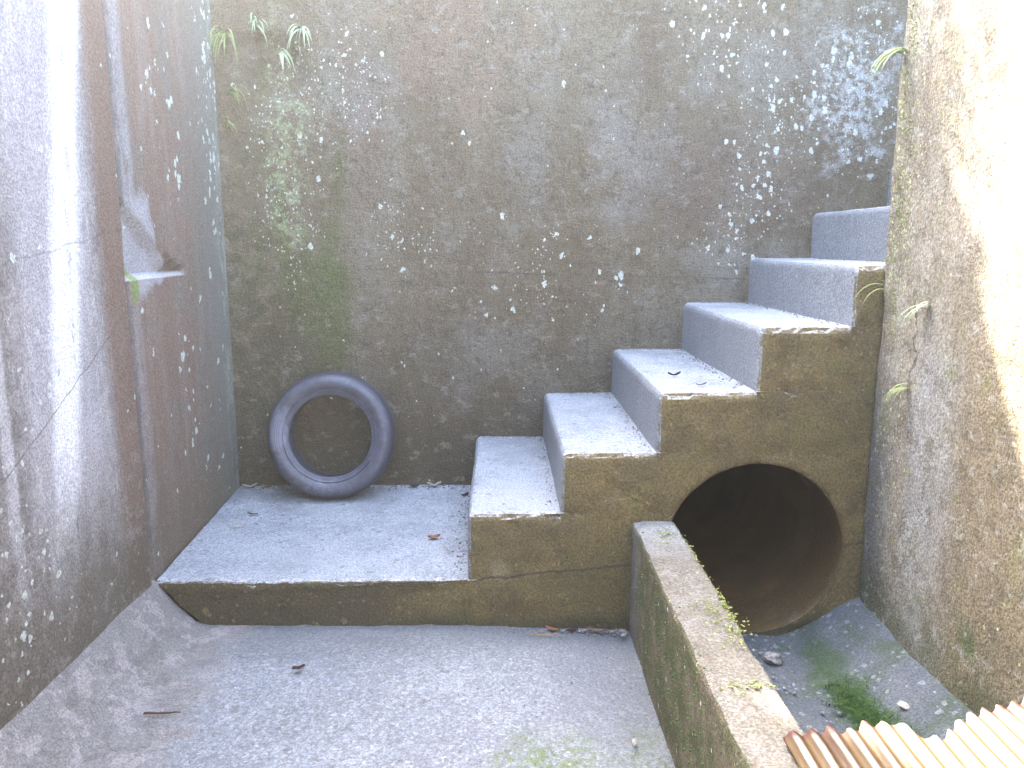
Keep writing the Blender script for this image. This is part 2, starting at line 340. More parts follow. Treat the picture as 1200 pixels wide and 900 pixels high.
def mat_pipe():
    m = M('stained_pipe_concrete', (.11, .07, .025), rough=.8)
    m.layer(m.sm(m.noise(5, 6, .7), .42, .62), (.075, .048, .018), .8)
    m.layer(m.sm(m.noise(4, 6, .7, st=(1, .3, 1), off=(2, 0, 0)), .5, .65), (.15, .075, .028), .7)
    m.bump([(m.noise(40, 5), 1.)], .5, .008)
    return m.done()

def mat_rubber():
    m = M('weathered_tyre_rubber', (.06, .062, .08), rough=.5, spec=.6, obj=True)
    m.layer(m.sm(m.noise(12, 6, .7), .35, .7), (.12, .125, .165), .8)
    m.layer(m.sm(m.noise(40, 6, .75, off=(2, 0, 0)), .5, .7), (.19, .19, .21), .45)
    m.layer(m.blob((-.23, -.06, .03), (.07, .2, .15), 1.3, 22), (.24, .25, .31), .6)
    m.layer(m.mul(m.blob((-.05, -.06, -.24), (.2, .2, .06), 1.3, 22), m.sm(m.noise(60, 6, .75), .45, .6)), (.22, .22, .27), .5)
    rv = m.t.nodes.new('ShaderNodeVectorMath'); rv.operation = 'LENGTH'; m.put(rv.inputs[0], m.scaled((1, 0, 1)))
    m.layer(m.sm(m.add(rv.outputs['Value'], m.mul(m.noise(40, 5), .01)), .268, .282), (.035, .033, .045), .8)
    for rr in (.2245, .233, .2415): m.layer(m.sm(m.math('ABSOLUTE', m.math('SUBTRACT', rv.outputs['Value'], rr)), .0016, .0006), (.035, .035, .045), .6)
    m.bump([(m.noise(120, 4), 1.)], .25, .003)
    return m.done()

def mat_sheet():
    m = M('rusted_corrugated_iron', (.17, .165, .15), rough=.55, spec=.4)
    x, y, z = m.xyz()
    ph = m.math('SINE', m.mul(m.math('SUBTRACT', x, .548), math.tau/.037))
    m.layer(m.sm(m.add(ph, m.mul(m.math('SUBTRACT', m.noise(9, 6, .7, st=(1, .3, 1)), .5), 2.2)), .6, .1), (.062, .031, .005), .97)
    m.layer(m.mul(m.sm(m.noise(5, 6, .7, st=(2.5, .35, 1), off=(4, 0, 0)), .56, .64), m.sm(ph, .7, -.2)), (.038, .013, .004), .8)
    m.layer(m.sm(m.noise(6, 6, .7, st=(2, .6, 1), off=(7, 2, 0)), .56, .68), (.07, .058, .012), .5)
    m.layer(m.sm(m.add(m.math('SUBTRACT', y, m.mul(m.math('SUBTRACT', x, .55), .16)), m.mul(m.noise(40, 5, .7), .04)), 1.355, 1.38), (.055, .012, .005), .97)
    m.bump([(m.noise(90, 5), 1.)], .3, .002)
    return m.done()

def simple(name, a, b, rough=.7, scale=30, obj=True, trans=None):
    m = M(name, a, rough=rough, obj=obj)
    m.layer(m.sm(m.noise(scale, 5, .6), .38, .64), b)
    if trans: m.b.inputs['Subsurface Weight'].default_value = 0
    return m.done()

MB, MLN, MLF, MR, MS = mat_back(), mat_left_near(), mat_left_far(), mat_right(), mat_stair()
MF, MC, ML, MP, MT, MI = mat_floor(), mat_channel(), mat_low(), mat_pipe(), mat_rubber(), mat_sheet()
MG = simple('grass_blades', (.10, .15, .035), (.16, .19, .06))
MGP = simple('pale_grass_blades', (.40, .44, .28), (.30, .36, .18))
MGL = simple('lime_grass_blades', (.24, .30, .09), (.33, .36, .14))
MMO = simple('moss_clumps', (.16, .19, .05), (.30, .31, .13), .95, 60)
MMD = simple('dark_moss', (.04, .085, .016), (.065, .12, .025), .95, 60)
MSO = simple('soil_and_turf', (.07, .09, .03), (.12, .10, .06), .95, 2, False)
MHE = simple('shadow_caster_leaves', (.04, .08, .02), (.08, .12, .03), .6, 4)
MBK = simple('bark', (.10, .075, .05), (.15, .12, .09), .9, 20)
MLV = simple('dry_leaf_tan', (.36, .25, .14), (.24, .15, .08), .8, 60)
MLO = simple('dry_leaf_orange', (.50, .24, .13), (.36, .15, .08), .8, 60)
MLR = simple('dry_leaf_dark', (.10, .05, .045), (.06, .04, .03), .8, 60)
MLW = simple('bleached_leaf', (.62, .57, .50), (.45, .38, .30), .8, 60)
MRK = simple('pebble_stone', (.30, .28, .27), (.12, .11, .10), .9, 60)

# ------------------------------------------------------------------ mesh helpers
def setp(o, label=None, cat=None, group=None, kind=None):
    for k, v in (('label', label), ('category', cat), ('group', group), ('kind', kind)):
        if v: o[k] = v
    return o
def link(name, bm, mats, parent=None, smooth=True):
    me = bpy.data.meshes.new(name); bm.to_mesh(me); bm.free()
    for m in (mats if isinstance(mats, (list, tuple)) else [mats]): me.materials.append(m)
    if smooth:
        me.polygons.foreach_set('use_smooth', [True]*len(me.polygons))
        try: me.set_sharp_from_angle(angle=R(50))
        except Exception: pass
    o = bpy.data.objects.new(name, me); C.objects.link(o); o.parent = parent
    return o
def empty(name, loc=(0, 0, 0)):
    o = bpy.data.objects.new(name, None); o.location = loc; o.empty_display_size = .1; C.objects.link(o); return o

def rough_disp(p, amp):
    d = noise.noise_vector(p*2.3)*.45 + noise.noise_vector(p*9+Vector((5, 1, 2)))*.3 + noise.noise_vector(p*32+Vector((2, 7, 1)))*.22
    return d*amp
def roughen(bm, step, amp=.006, extra=None, region=None):
    bb = [min(v.co[i] for v in bm.verts) for i in range(3)], [max(v.co[i] for v in bm.verts) for i in range(3)]
    for ax in range(3):
        st = step
        k = math.ceil((bb[0][ax]+1e-4)/st); hi = bb[1][ax]-1e-4
        while k*st < hi:
            c = k*st; k += 1
            if region and not (region[ax][0] <= c <= region[ax][1]): continue
            co = [0, 0, 0]; no = [0, 0, 0]; co[ax] = c; no[ax] = 1
            bmesh.ops.bisect_plane(bm, geom=bm.verts[:]+bm.edges[:]+bm.faces[:], plane_co=co, plane_no=no, dist=1e-5)
    for v in bm.verts:
        p = v.co.copy(); d = rough_disp(p, amp)
        if extra: d = d + extra(p)
        v.co = p + d
def hexa(lo, hi):
    bm = bmesh.new(); bmesh.ops.create_cube(bm, size=1)
    for v in bm.verts: v.co = Vector([lo[i] if v.co[i] < 0 else hi[i] for i in range(3)])
    return bm
def bevel_where(bm, test, off, seg=3):
    es = [e for e in bm.edges if test((e.verts[0].co+e.verts[1].co)/2, (e.verts[1].co-e.verts[0].co).normalized())]
    if es: bmesh.ops.bevel(bm, geom=es, offset=off, segments=seg, affect='EDGES', profile=.6)
def prism_xz(pts, y0, y1, holes=()):
    """polygon in x,z (with round holes) extruded from y0 to y1"""
    bm = bmesh.new(); edges = []
    for loop in [pts]+list(holes):
        vsx = [bm.verts.new((p[0], y0, p[1])) for p in loop]
        for i in range(len(vsx)): edges.append(bm.edges.new((vsx[i], vsx[(i+1) % len(vsx)])))
    bmesh.ops.triangle_fill(bm, edges=edges, use_beauty=True)
    ex = bmesh.ops.extrude_face_region(bm, geom=bm.faces[:])
    bmesh.ops.translate(bm, verts=[g for g in ex['geom'] if isinstance(g, bmesh.types.BMVert)], vec=(0, y1-y0, 0))
    bmesh.ops.recalc_face_normals(bm, faces=bm.faces[:]); return bm

DW, DF, LZ, TOP = 3.693, 2.591, .16, 2.68
XR = 1.25

# ------------------------------------------------------------------ ground round the pit
bm = bmesh.new()
def quad(a, b, c, d): bm.faces.new([bm.verts.new(p) for p in (a, b, c, d)])
B = 150
z = TOP-.03
quad((-B, -B, z), (B, -B, z), (B, -2.45, z), (-B, -2.45, z))
quad((-B, 4.0, z), (B, 4.0, z), (B, B, z), (-B, B, z))
quad((-B, -2.45, z), (-1.4, -2.45, z), (-1.4, 4.0, z), (-B, 4.0, z))
quad((2.9, -2.45, z), (B, -2.45, z), (B, 4.0, z), (2.9, 4.0, z))
quad((1.45, -2.45, z), (2.9, -2.45, z), (2.9, 2.4, z), (1.45, 2.4, z))
setp(link('ground', bm, MSO, smooth=False), kind='structure')

# pit floor: gently falling to the right, with a fillet bank up to the left wall
bm = bmesh.new()
prof = [(-1.30, .20), (-1.19, .165), (-1.13, .085), (-1.06, .012), (-1.0, 0), (-.5, -.005), (0, -.015), (.30, -.028), (.52, -.036)]
ys = [-2.4+.03*i for i in range(int((2.60+2.4)/.03)+1)]+[2.600]
def densify(pr, st):
    out = []
    for (a, b) in zip(pr, pr[1:]):
        n = max(1, int(abs(b[0]-a[0])/st)); out += [(a[0]+(b[0]-a[0])*i/n, a[1]+(b[1]-a[1])*i/n) for i in range(n)]
    return out+[pr[-1]]
def sheet_grid(prof, ys, amp):
    bm = bmesh.new(); rows = []
    for yy in ys:
        row = []
        for (xx, zz) in prof:
            p = Vector((xx, yy, zz)); q = p + Vector((0, 0, 1))*(noise.noise(p*3)*.007+noise.noise(p*14)*.0035+noise.noise(p*40)*.002)*amp
            row.append(bm.verts.new(q))
        rows.append(row)
    for a, b in zip(rows, rows[1:]):
        for i in range(len(a)-1): bm.faces.new((a[i], a[i+1], b[i+1], b[i]))
    return bm
bm.free()
setp(link('pit_floor', sheet_grid(densify(prof, .03), ys, 1), MF), kind='structure')
profc = [(.52, -.052), (.62, -.05), (.9, -.055), (.98, -.06), (1.03, -.045), (1.10, 0.), (1.20, .065), (1.34, .12)]
setp(link('channel_bed', sheet_grid(densify(profc, .025), ys, 1.6), MC), kind='structure')

# ------------------------------------------------------------------ walls
def wall_back_extra(p):
    if p.y > DW+.02: return Vector()
    # hollow where render fell off below the ferns
    d = ((p.x+1.03)/.17)**2+((p.z-2.07)/.13)**2 + noise.noise(p*9)*.8
    return Vector((0, .035 if d < 1 else 0, 0))
wtop = 3.80
PC, PR_ = (.88, .265), .305
circ = [(PC[0]+PR_*math.cos(a*math.tau/64), PC[1]+PR_*math.sin(a*math.tau/64)) for a in range(64)]
bm = prism_xz([(-1.5, -.3), (3.1, -.3), (3.1, wtop), (-1.5, wtop)], DW, DW+.28, [[(PC[0]+.33*math.cos(a*math.tau/64), PC[1]+.33*math.sin(a*math.tau/64)) for a in range(64)]])
roughen(bm, .03, .010, wall_back_extra)
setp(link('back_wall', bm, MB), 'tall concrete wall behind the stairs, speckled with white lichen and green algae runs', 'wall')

def left_x(p): return -1.19
bm = hexa((-1.5, -2.4, -.3), (-1.19, 2.572, TOP))
bevel_where(bm, lambda c, d: abs(d.z) > .9 and c.x > -1.3 and c.y > 2, .012)
roughen(bm, .04, .006)
setp(link('retaining_wall', bm, MLN), 'near left concrete wall with broad white lime streaks and slanting cracks', 'wall')

bm = hexa((-1.5, 2.584, -.3), (-1.20, 3.72, TOP))
def far_extra(p):
    if p.x < -1.3: return Vector()
    dx = -(p.y-2.584)/(3.693-2.584)*.05
    # spalled pocket with a ledge under it
    e = 0
    if p.z > 1.197 and p.y < 3.17:
        up = 1.44-(p.y-2.6)*.62 + noise.noise(p*12)*.03
        if p.y > 2.93: up = 1.197+(3.17-p.y)*.3
        if p.z < up: e = -.03
    return Vector((dx+e, 0, 0))
bevel_where(bm, lambda c, d: abs(d.z) > .9 and c.x > -1.3 and c.y < 3, .01)
roughen(bm, .022, .005, far_extra, region=((-9, 9), (-9, 9), (-.3, 2.6)))
setp(link('retaining_wall', bm, MLF), 'narrow rust brown wall section between the vertical joint and the back corner, with a pale broken patch', 'wall')

bm = hexa((XR, -2.4, -.3), (XR+.2, DF-.006, TOP))
bevel_where(bm, lambda c, d: abs(d.z) > .9 and c.x < XR+.05 and c.y > 2, .02)
roughen(bm, .025, .016)
setp(link('retaining_wall', bm, MR), 'right hand wall of rough concrete, sunlit towards its top, hiding the end of the stairs', 'wall')

bm = hexa((-1.5, -2.68, -.3), (XR+.2, -2.42, TOP)); roughen(bm, .2, .006)  # end wall added out of view to cut skylight low in the pit
setp(link('retaining_wall', bm, MLN), 'unseen concrete wall added behind the viewer, closing the pit to limit skylight', 'wall')

# ------------------------------------------------------------------ staircase
XS = [-.113, .208, .53, .857, 1.16, 1.44, 1.775, 2.08, 2.39]
ZS = [LZ, .40, .612, .82, 1.038, 1.242, 1.447, 1.655, 1.86]
stair = setp(empty('staircase', (0, 3.1, 0)), 'concrete stairs climbing to the right above a round drain opening', 'staircase')
def world_parent(o, t):
    o.parent = t; o.matrix_parent_inverse = Matrix.Translation(-Vector(t.location))
def nick(p):
    """chipped rims along the front noses"""
    e = Vector()
    if p.y < DF+.012:
        n = noise.noise(Vector((p.x*14, 3, p.z*14)))
        if n > .15: e.y += (n-.15)*.02
        for zt in ZS:
            if abs(p.z-zt) < .014:
                k = noise.fractal(Vector((p.x*22, 1, zt*9)), .8, 2.0, 4)
                e.z -= max(0, k)*.010; e.y += max(0, k)*.010
    return e
# landing slab
bm = prism_xz([(-1.188, LZ), (-1.138, .105), (-1.047, .012), (-1.03, -.03), (-.113, -.06), (-.113, LZ)], DF, DW+.02)
bevel_where(bm, lambda c, d: abs(d.x) > .9 and c.z > .1 and c.y < 3, .012)
roughen(bm, .022, .006, lambda p: nick(p)+Vector((-(p.y-DF)*.055 if p.x < -1.0 else 0, 0, 0))); o = link('landing', bm, MS); world_parent(o, stair)
# mass under the steps, pierced by the pipe
poly = [(XS[0], -.25)]
for i in range(8): poly += [(XS[i], ZS[i]), (XS[i+1], ZS[i])]
poly += [(2.8, ZS[7]), (2.8, -.25)]
q = []
for p in poly:
    if not q or (Vector(p)-Vector(q[-1])).length > 1e-4: q.append(p)
bm = prism_xz(q, DF, DW+.02, [circ])
bmesh.ops.dissolve_limit(bm, angle_limit=.001, verts=bm.verts[:], edges=bm.edges[:])
bevel_where(bm, lambda c, d: abs(c.y-DF) < .01 and abs((c.x-PC[0])**2+(c.z-PC[1])**2-PR_**2) < .02, .01, 2)
roughen(bm, .025, .006, nick); o = link('stair_body', bm, MS); world_parent(o, stair)
for i in range(8):
    x0, x1 = XS[i], XS[i+1] if i < 7 else 2.8
    bm = hexa((x0, DF, ZS[i]), (x1, DW+.02, ZS[i+1]))
    bevel_where(bm, lambda c, d: (c.z > ZS[i+1]-.01 and ((abs(d.y) > .9 and c.x < x0+.01) or (abs(d.x) > .9 and c.y < 3))) or (abs(d.z) > .9 and c.x < x0+.01 and c.y < 3), .036, 5)
    roughen(bm, .018 if i < 6 else .03, .006, nick)
    o = link('step', bm, MS); world_parent(o, stair)
# the pipe: open tube with wall thickness running back under the wall
bm = bmesh.new(); rings = []
ylist = [DF+.11, DF+.112, DF+.114]+[DF+.1*i for i in range(1, 45)]
for j, yy in enumerate(ylist):
    r = PR_+.03 if j == 0 else PR_+.012-.022*min(1, max(0, (yy-DF-.11)/.25))
    bend = max(0, yy-3.9)
    rings.append([bm.verts.new((PC[0]+bend*bend*.12+r*math.cos(a*math.tau/72), yy, PC[1]+r*math.sin(a*math.tau/72))) for a in range(72)])
for a, b in zip(rings, rings[1:]):
    for i in range(72): bm.faces.new((a[i], a[(i+1) % 72], b[(i+1) % 72], b[i]))
bm.faces.new(rings[-1])
for v in bm.verts: v.co += rough_disp(v.co, .006)
bmesh.ops.recalc_face_normals(bm, faces=bm.faces[:])
for f in bm.faces: f.normal_flip()
o = link('drain_pipe', bm, MP); world_parent(o, stair)

# ------------------------------------------------------------------ low wall
bm = hexa((.452, -2.4, -.2), (.6, DF-.004, .371))
bevel_where(bm, lambda c, d: abs(d.y) > .9 and c.z > .3, .022, 4)
bevel_where(bm, lambda c, d: abs(d.z) > .9 and c.y > 2, .01, 2)
def low_extra(p):
    if p.z > .33:
        k = noise.fractal(Vector((p.x*6, p.y*9, 1)), .8, 2.0, 4)
        return Vector((0, 0, -max(0, k)*.012))
    return Vector()
roughen(bm, .02, .009, low_extra, region=((-9, 9), (.9, 9), (-9, 9)))
setp(link('low_wall', bm, ML), 'low mossy concrete divider running from the stair foot towards the viewer', 'low wall')

# ------------------------------------------------------------------ corrugated sheet
rnd = random.Random(3)
edge_px = [(.50, 1.352), (.56, 1.363), (.60, 1.368), (.635, 1.376), (.655, 1.362), (.70, 1.385), (.755, 1.392), (.785, 1.375), (.80, 1.35), (.825, 1.342), (.855, 1.355), (.88, 1.385), (.95, 1.425), (1.0, 1.44), (1.07, 1.468), (1.15, 1.50), (1.22, 1.52)]
def edge(x):
    for a, b in zip(edge_px, edge_px[1:]):
        if a[0] <= x <= b[0]: return a[1]+(b[1]-a[1])*(x-a[0])/(b[0]-a[0])
    return edge_px[0][1] if x < .5 else edge_px[-1][1]
bm = bmesh.new(); P_ = .037; nx = 420; rows = []
for i in range(nx+1):
    x = .535+(1.225-.535)*i/nx
    ye = edge(x)+.003*math.sin((x-.548)/P_*math.tau)+.009*noise.noise(Vector((x*45, 0, 0)))+.004*noise.noise(Vector((x*140, 3, 0)))
    col_ = []
    for j in range(46):
        t = (j/45)**1.6; y = ye+(.35-ye)*t
        zz = .391+.0048*math.sin((x-.548)/P_*math.tau)+.004*noise.noise(Vector((x*3, y*4, 0)))+.002*noise.noise(Vector((x*15, y*9, 2)))
        col_.append(bm.verts.new((x, y, zz)))
    rows.append(col_)
for a, b in zip(rows, rows[1:]):
    for j in range(45): bm.faces.new((a[j], a[j+1], b[j+1], b[j]))
bmesh.ops.recalc_face_normals(bm, faces=bm.faces[:])
if bm.faces[0].normal.z < 0:
    for f in bm.faces: f.normal_flip()
bmesh.ops.solidify(bm, geom=bm.faces[:], thickness=.0012)
setp(link('corrugated_sheet', bm, MI), 'rusty corrugated iron sheet with a ragged edge laid over the drain channel', 'metal sheet')

# ------------------------------------------------------------------ tyre
ty = setp(empty('tyre', (-.762, 3.525, LZ)), 'old bluish grey car tyre without a rim, leaning on the back wall', 'tyre')
prof = [  # radius, half-width coordinate (front is -y)
    (.187, -.048), (.189, -.056), (.194, -.062), (.200, -.065), (.207, -.071), (.210, -.067), (.222, -.077), (.238, -.081), (.252, -.080), (.262, -.074), (.264, -.072), (.272, -.064), (.280, -.054), (.284, -.046),
    (.2865, -.034), (.280, -.033), (.280, -.029), (.287, -.028), (.2885, -.012), (.281, -.011), (.281, -.007), (.2885, -.006),
    (.2885, .006), (.281, .007), (.281, .011), (.2885, .012), (.287, .028), (.280, .029), (.280, .033), (.2865, .034), (.284, .046),
    (.280, .054), (.262, .074), (.252, .080), (.238, .081), (.222, .077), (.207, .071), (.200, .065), (.194, .062), (.189, .056), (.187, .048),
    (.186, .050), (.205, .060), (.235, .070), (.258, .066), (.270, .05), (.276, .03), (.277, 0), (.276, -.03), (.270, -.05), (.258, -.066), (.235, -.070), (.205, -.060), (.186, -.050)]
def lathe(prof, n, closed=True):
    bm = bmesh.new(); rg = []
    for a in range(n):
        t = a*math.tau/n
        rg.append([bm.verts.new((r*math.cos(t), y, r*math.sin(t))) for r, y in prof])
    m_ = len(prof)
    for a in range(n):
        A, B2 = rg[a], rg[(a+1) % n]
        for i in range(m_ if closed else m_-1): bm.faces.new((A[i], B2[i], B2[(i+1) % m_], A[(i+1) % m_]))
    bmesh.ops.recalc_face_normals(bm, faces=bm.faces[:]); return bm
sidewall = prof[:14]+prof[30:]; tread = prof[13:31]
carc = lathe(sidewall, 128)
o1 = link('sidewall', carc, MT, ty)
tr = lathe(tread+[(.279, .046), (.279, -.046)], 160)
o2 = link('tread', tr, MT, ty)
bd = lathe([(.1855, -.046), (.1865, -.0575), (.190, -.0625), (.195, -.064), (.194, -.049)], 96)
o3 = link('bead', bd, MT, ty)
tilt = R(8)
for o in (o1, o2, o3):
    o.rotation_euler = (-tilt, 0, 0)
    o.location = (0, .012, .2885*math.cos(tilt)+.046*math.sin(tilt)-.003)

# ------------------------------------------------------------------ grass tufts
def blade(bm, base, dirx, L, wd, droop, th=.0006, seg=7):
    d = Vector(dirx).normalized(); side = d.cross(Vector((0, 0, 1)))
    if side.length < .1: side = Vector((1, 0, 0))
    side.normalize(); p = Vector(base); prev = None
    for i in range(seg+1):
        t = i/seg; ww = wd*(1-t**1.7)*(.6+.4*min(1, t*4))+.0003
        up = side.cross(d).normalized()
        ring = [bm.verts.new(p+side*ww/2), bm.verts.new(p+up*(th+ww*.18)), bm.verts.new(p-side*ww/2), bm.verts.new(p-up*th+up*ww*.18)]
        if prev:
            for k in range(4): bm.faces.new((prev[k], prev[(k+1) % 4], ring[(k+1) % 4], ring[k]))
        prev = ring; p = p + d*(L/seg); d = (d+Vector((0, 0, -droop/seg))).normalized()
    bm.faces.new(prev)
def tuft(name, loc, blades, mat, label, cat, group=None):
    bm = bmesh.new()
    for b in blades: blade(bm, *b)
    bmesh.ops.recalc_face_normals(bm, faces=bm.faces[:])
    o = link(name, bm, mat); o.location = loc
    return setp(o, label, cat, group)
def fan(n, cen, spread, L, wd, droop, seed, base=.012):
    r = random.Random(seed); out = []
    for i in range(n):
        d = Vector(cen)+Vector((r.uniform(-1, 1)*spread[0], r.uniform(-1, 0.15)*spread[1], r.uniform(-1, 1)*spread[2]))
        out.append(((r.uniform(-base, base), 0, r.uniform(-base, base)), d, L*r.uniform(.55, 1.1), wd*r.uniform(.7, 1.1), droop*r.uniform(.7, 1.3)))
    return out
G1 = 'grass tufts rooted in the walls'
tuft('grass_tuft', (-1.185, 3.685, 2.20), fan(16, (.15, -.6, .1), (.7, .4, .7), .17, .012, 3.2, 1), MGL, 'bushy yellow green tuft at the top of the back left corner', 'grass', G1)
tuft('grass_tuft', (-1.06, 3.69, 2.24), fan(9, (.1, -.6, .5), (.7, .3, .7), .16, .012, 2.6, 2), MGP, 'pale tuft with upward blades, just right of the corner tuft', 'grass', G1)
tuft('grass_tuft', (-.86, 3.69, 2.23), fan(13, (.0, -.6, -.3), (.8, .3, .5), .16, .012, 2.6, 3), MGP, 'whitish drooping tuft highest on the back wall, rightmost of the corner growth', 'grass', G1)
tuft('grass_tuft', (-.95, 3.69, 2.14), fan(7, (.6, -.4, -.4), (.5, .3, .4), .15, .014, 2.2, 4), MGP, 'small pale tuft hanging over the hollow in the back wall', 'grass', G1)
tuft('grass_tuft', (-1.19, 3.69, 1.97), fan(7, (.9, -.5, .5), (.3, .3, .4), .15, .008, 2.6, 5), MGL, 'thin arching tuft in the back left corner below the bushy one', 'grass', G1)
tuft('grass_tuft', (-1.22, 3.69, 1.83), fan(8, (.7, -.5, .7), (.3, .3, .4), .11, .008, 2.8, 6), MGL, 'lowest green tuft in the back left corner', 'grass', G1)
def arcs(n, seed, L, wd, up=.5, w2=.4):
    r = random.Random(seed); out = []
    for i in range(n):
        out.append(((0, r.uniform(-.01, .01), r.uniform(-.01, .01)), (-1, r.uniform(-w2, w2), up+r.uniform(-.25, .25)), L*r.uniform(.75, 1.1), wd, 2.6*r.uniform(.8, 1.2)))
    return out
tuft('grass_tuft', (1.258, 2.56, 1.885), arcs(5, 1, .17, .010), MGL, 'broad green tuft arching off the right wall near the top of the photo', 'grass', G1)
tuft('grass_tuft', (1.258, 2.57, 1.165), arcs(2, 4, .14, .006, .6, .2), MGL, 'single thin arching blade beside the fifth step edge', 'grass', G1)
tuft('grass_tuft', (1.258, 2.30, 1.13), arcs(5, 7, .12, .006), MGP, 'faint pale tuft on the right wall, middle of the three lower ones', 'grass', G1)
tuft('grass_tuft', (1.258, 2.36, .87), arcs(5, 9, .12, .007), MGL, 'lowest green tuft on the right wall', 'grass', G1)

# channel grass (uncountable)
bm = bmesh.new(); r = random.Random(11)
for i in range(2600):
    t = r.random(); y = 1.80+.46*t; x = 1.035+r.gauss(0, .022)+.03*(1-t)
    if r.random() > (1.1-t): continue
    blade(bm, (x, y, -.045+max(0, x-1.03)*.6), (r.uniform(-.8, .8), r.uniform(-1, .3), r.uniform(.3, .9)), r.uniform(.02, .055), .003, 1.5, .0004, 3)
setp(link('channel_grass', bm, MMD), 'strip of dark green grass in the crease of the drain channel', 'grass', kind='stuff')

# moss: clumps of small leaves
def moss(name, spots, mat, label, n_each, nrm):
    bm = bmesh.new(); r = random.Random(len(spots)*5+1)
    for (c, sp) in spots:
        for i in range(n_each):
            p = Vector(c)+Vector([r.gauss(0, s) for s in sp])
            p += Vector(nrm)*r.uniform(0, .004)
            s = r.uniform(.0016, .0042)
            res = bmesh.ops.create_icosphere(bm, subdivisions=1, radius=s)
            rot = Matrix.Rotation(r.uniform(0, 6), 3, 'Z')
            for v in res['verts']: v.co = rot @ Vector((v.co.x*1.3, v.co.y, v.co.z*.6)) + p
    return setp(link(name, bm, mat), label, 'moss', kind='stuff')
moss('moss', [((.595, 2.45-.06*i, .355+.003*math.sin(i)), (.006, .03, .006)) for i in range(11)]+[((.575, 1.86, .371), (.02, .04, .002)), ((.56, 1.78, .371), (.02, .03, .002)), ((.54, 2.46, .371), (.02, .03, .002)), ((.545, 1.56, .371), (.035, .012, .002)), ((.55, 1.95, .371), (.02, .03, .002))], MMO,
     'yellow green moss dotted along the top of the low divider wall', 40, (0, 0, 1))
moss('moss', [((.449, 2.35-.045*i, .20+.09*math.sin(i*1.7)), (.002, .03, .06)) for i in range(18)], MMD,
     'dark moss on the shaded side of the low divider wall', 12, (-1, 0, 0))
moss('moss', [((1.249, 2.545-.012*(i % 5), 2.1-.055*i), (.004, .020, .03)) for i in range(20)], MMO,
     'pale yellow moss speckling the corner edge of the right wall', 22, (-1, 0, 0))

# ------------------------------------------------------------------ leaves, twigs, pebbles
def leaf(loc, L, wd, rz, mat, label, curl=.25, tilt=0.):
    bm = bmesh.new(); n = 10; rows = []
    for i in range(n+1):
        t = i/n; ww = wd*math.sin(math.pi*min(1, t*.97+.02))**.8
        row = []
        for j in (-1, -.5, 0, .5, 1):
            row.append(bm.verts.new(((t-.5)*L, j*ww/2, curl*L*((t-.5)**2)*1.5+curl*wd*abs(j)*.6*(1+.3*math.sin(t*9)))))
        rows.append(row)
    for a, b in zip(rows, rows[1:]):
        for j in range(4): bm.faces.new((a[j], b[j], b[j+1], a[j+1]))
    bmesh.ops.solidify(bm, geom=bm.faces[:], thickness=.0008)
    o = link('dry_leaf', bm, mat); o.location = loc; o.rotation_euler = (tilt, 0, R(rz))
    return setp(o, label, 'leaf', 'fallen leaves on the concrete')
def twig(loc, L, rad, rz, mat, label, ry=0):
    bm = bmesh.new(); prev = None; r = random.Random(int(L*1e4)); y = 0.
    for i in range(8):
        t = i/7; y += r.uniform(-1, 1)*L*.025; rr = rad*(1-.55*t)
        ring = [bm.verts.new(((t-.5)*L, y+rr*math.cos(k*math.tau/7), rr*math.sin(k*math.tau/7))) for k in range(7)]
        if prev:
            for k in range(7): bm.faces.new((prev[k], prev[(k+1) % 7], ring[(k+1) % 7], ring[k]))
        else: bm.faces.new(ring)
        prev = ring
    bm.faces.new(prev); bmesh.ops.recalc_face_normals(bm, faces=bm.faces[:])
    o = link('twig', bm, mat); o.location = loc; o.rotation_euler = (0, R(ry), R(rz))
    return setp(o, label, 'twig', 'twigs on the concrete')
L1 = LZ+.006
leaf((-1.19, 3.655, L1), .075, .03, 18, MLW, 'bleached leaf in the back left corner of the landing', .4)
leaf((-1.11, 3.665, L1), .06, .025, -8, MLV, 'tan leaf against the back wall left of the tyre')
leaf((-1.04, 3.66, L1), .05, .022, 20, MLV, 'small tan leaf closest to the left side of the tyre')
leaf((-1.075, 3.12, L1), .065, .012, 20, MLW, 'narrow pale leaf lying left of centre on the landing', .15)
leaf((-1.06, 3.27, L1), .05, .014, -12, MLR, 'narrow dark leaf behind the pale one on the landing')
leaf((-.26, 2.98, L1), .050, .032, 15, MLO, 'orange leaf on the landing near the first riser', .35)
leaf((-.41, 3.655, L1), .05, .03, -15, MLR, 'dark red leaf against the back wall right of the tyre')
leaf((-.315, 3.66, L1), .07, .03, 12, MLW, 'crumpled whitish leaf at the wall just before the first step', .5)
leaf((-.16, 3.52, L1), .05, .022, 55, MLR, 'dark leaf crumb at the foot of the first riser')
leaf((.648, 2.897, .826), .05, .02, 10, MLR, 'dark curled leaf on the third tread', .5)
leaf((.70, 2.70, .826), .05, .015, 30, MLR, 'thin dark leaf at the rim of the third tread')
leaf((-.626, 2.281, .009), .04, .022, 25, MLR, 'dark leaf on the pit floor in front of the landing', .4)
leaf((.335, 2.555, -.014), .065, .02, -12, MLV, 'tan leaf at the foot of the stair face beside the low wall')
leaf((.25, 2.56, -.014), .05, .025, 25, MLR, 'dark brown leaf in the debris at the foot of the stair face')
leaf((.18, 2.565, -.012), .055, .02, -30, MLO, 'reddish leaf at the left end of the debris below the stair face')
leaf((.42, 2.52, -.014), .03, .016, 60, MLW, 'tiny white leaf in the corner of floor and low wall')
leaf((.36, 1.93, -.014), .035, .012, 80, MLW, 'pale sliver of leaf on the floor near the low wall')
twig((-.20, 2.87, LZ+.005), .12, .0028, -68, MLW, 'straight pale twig on the landing in front of the first step')
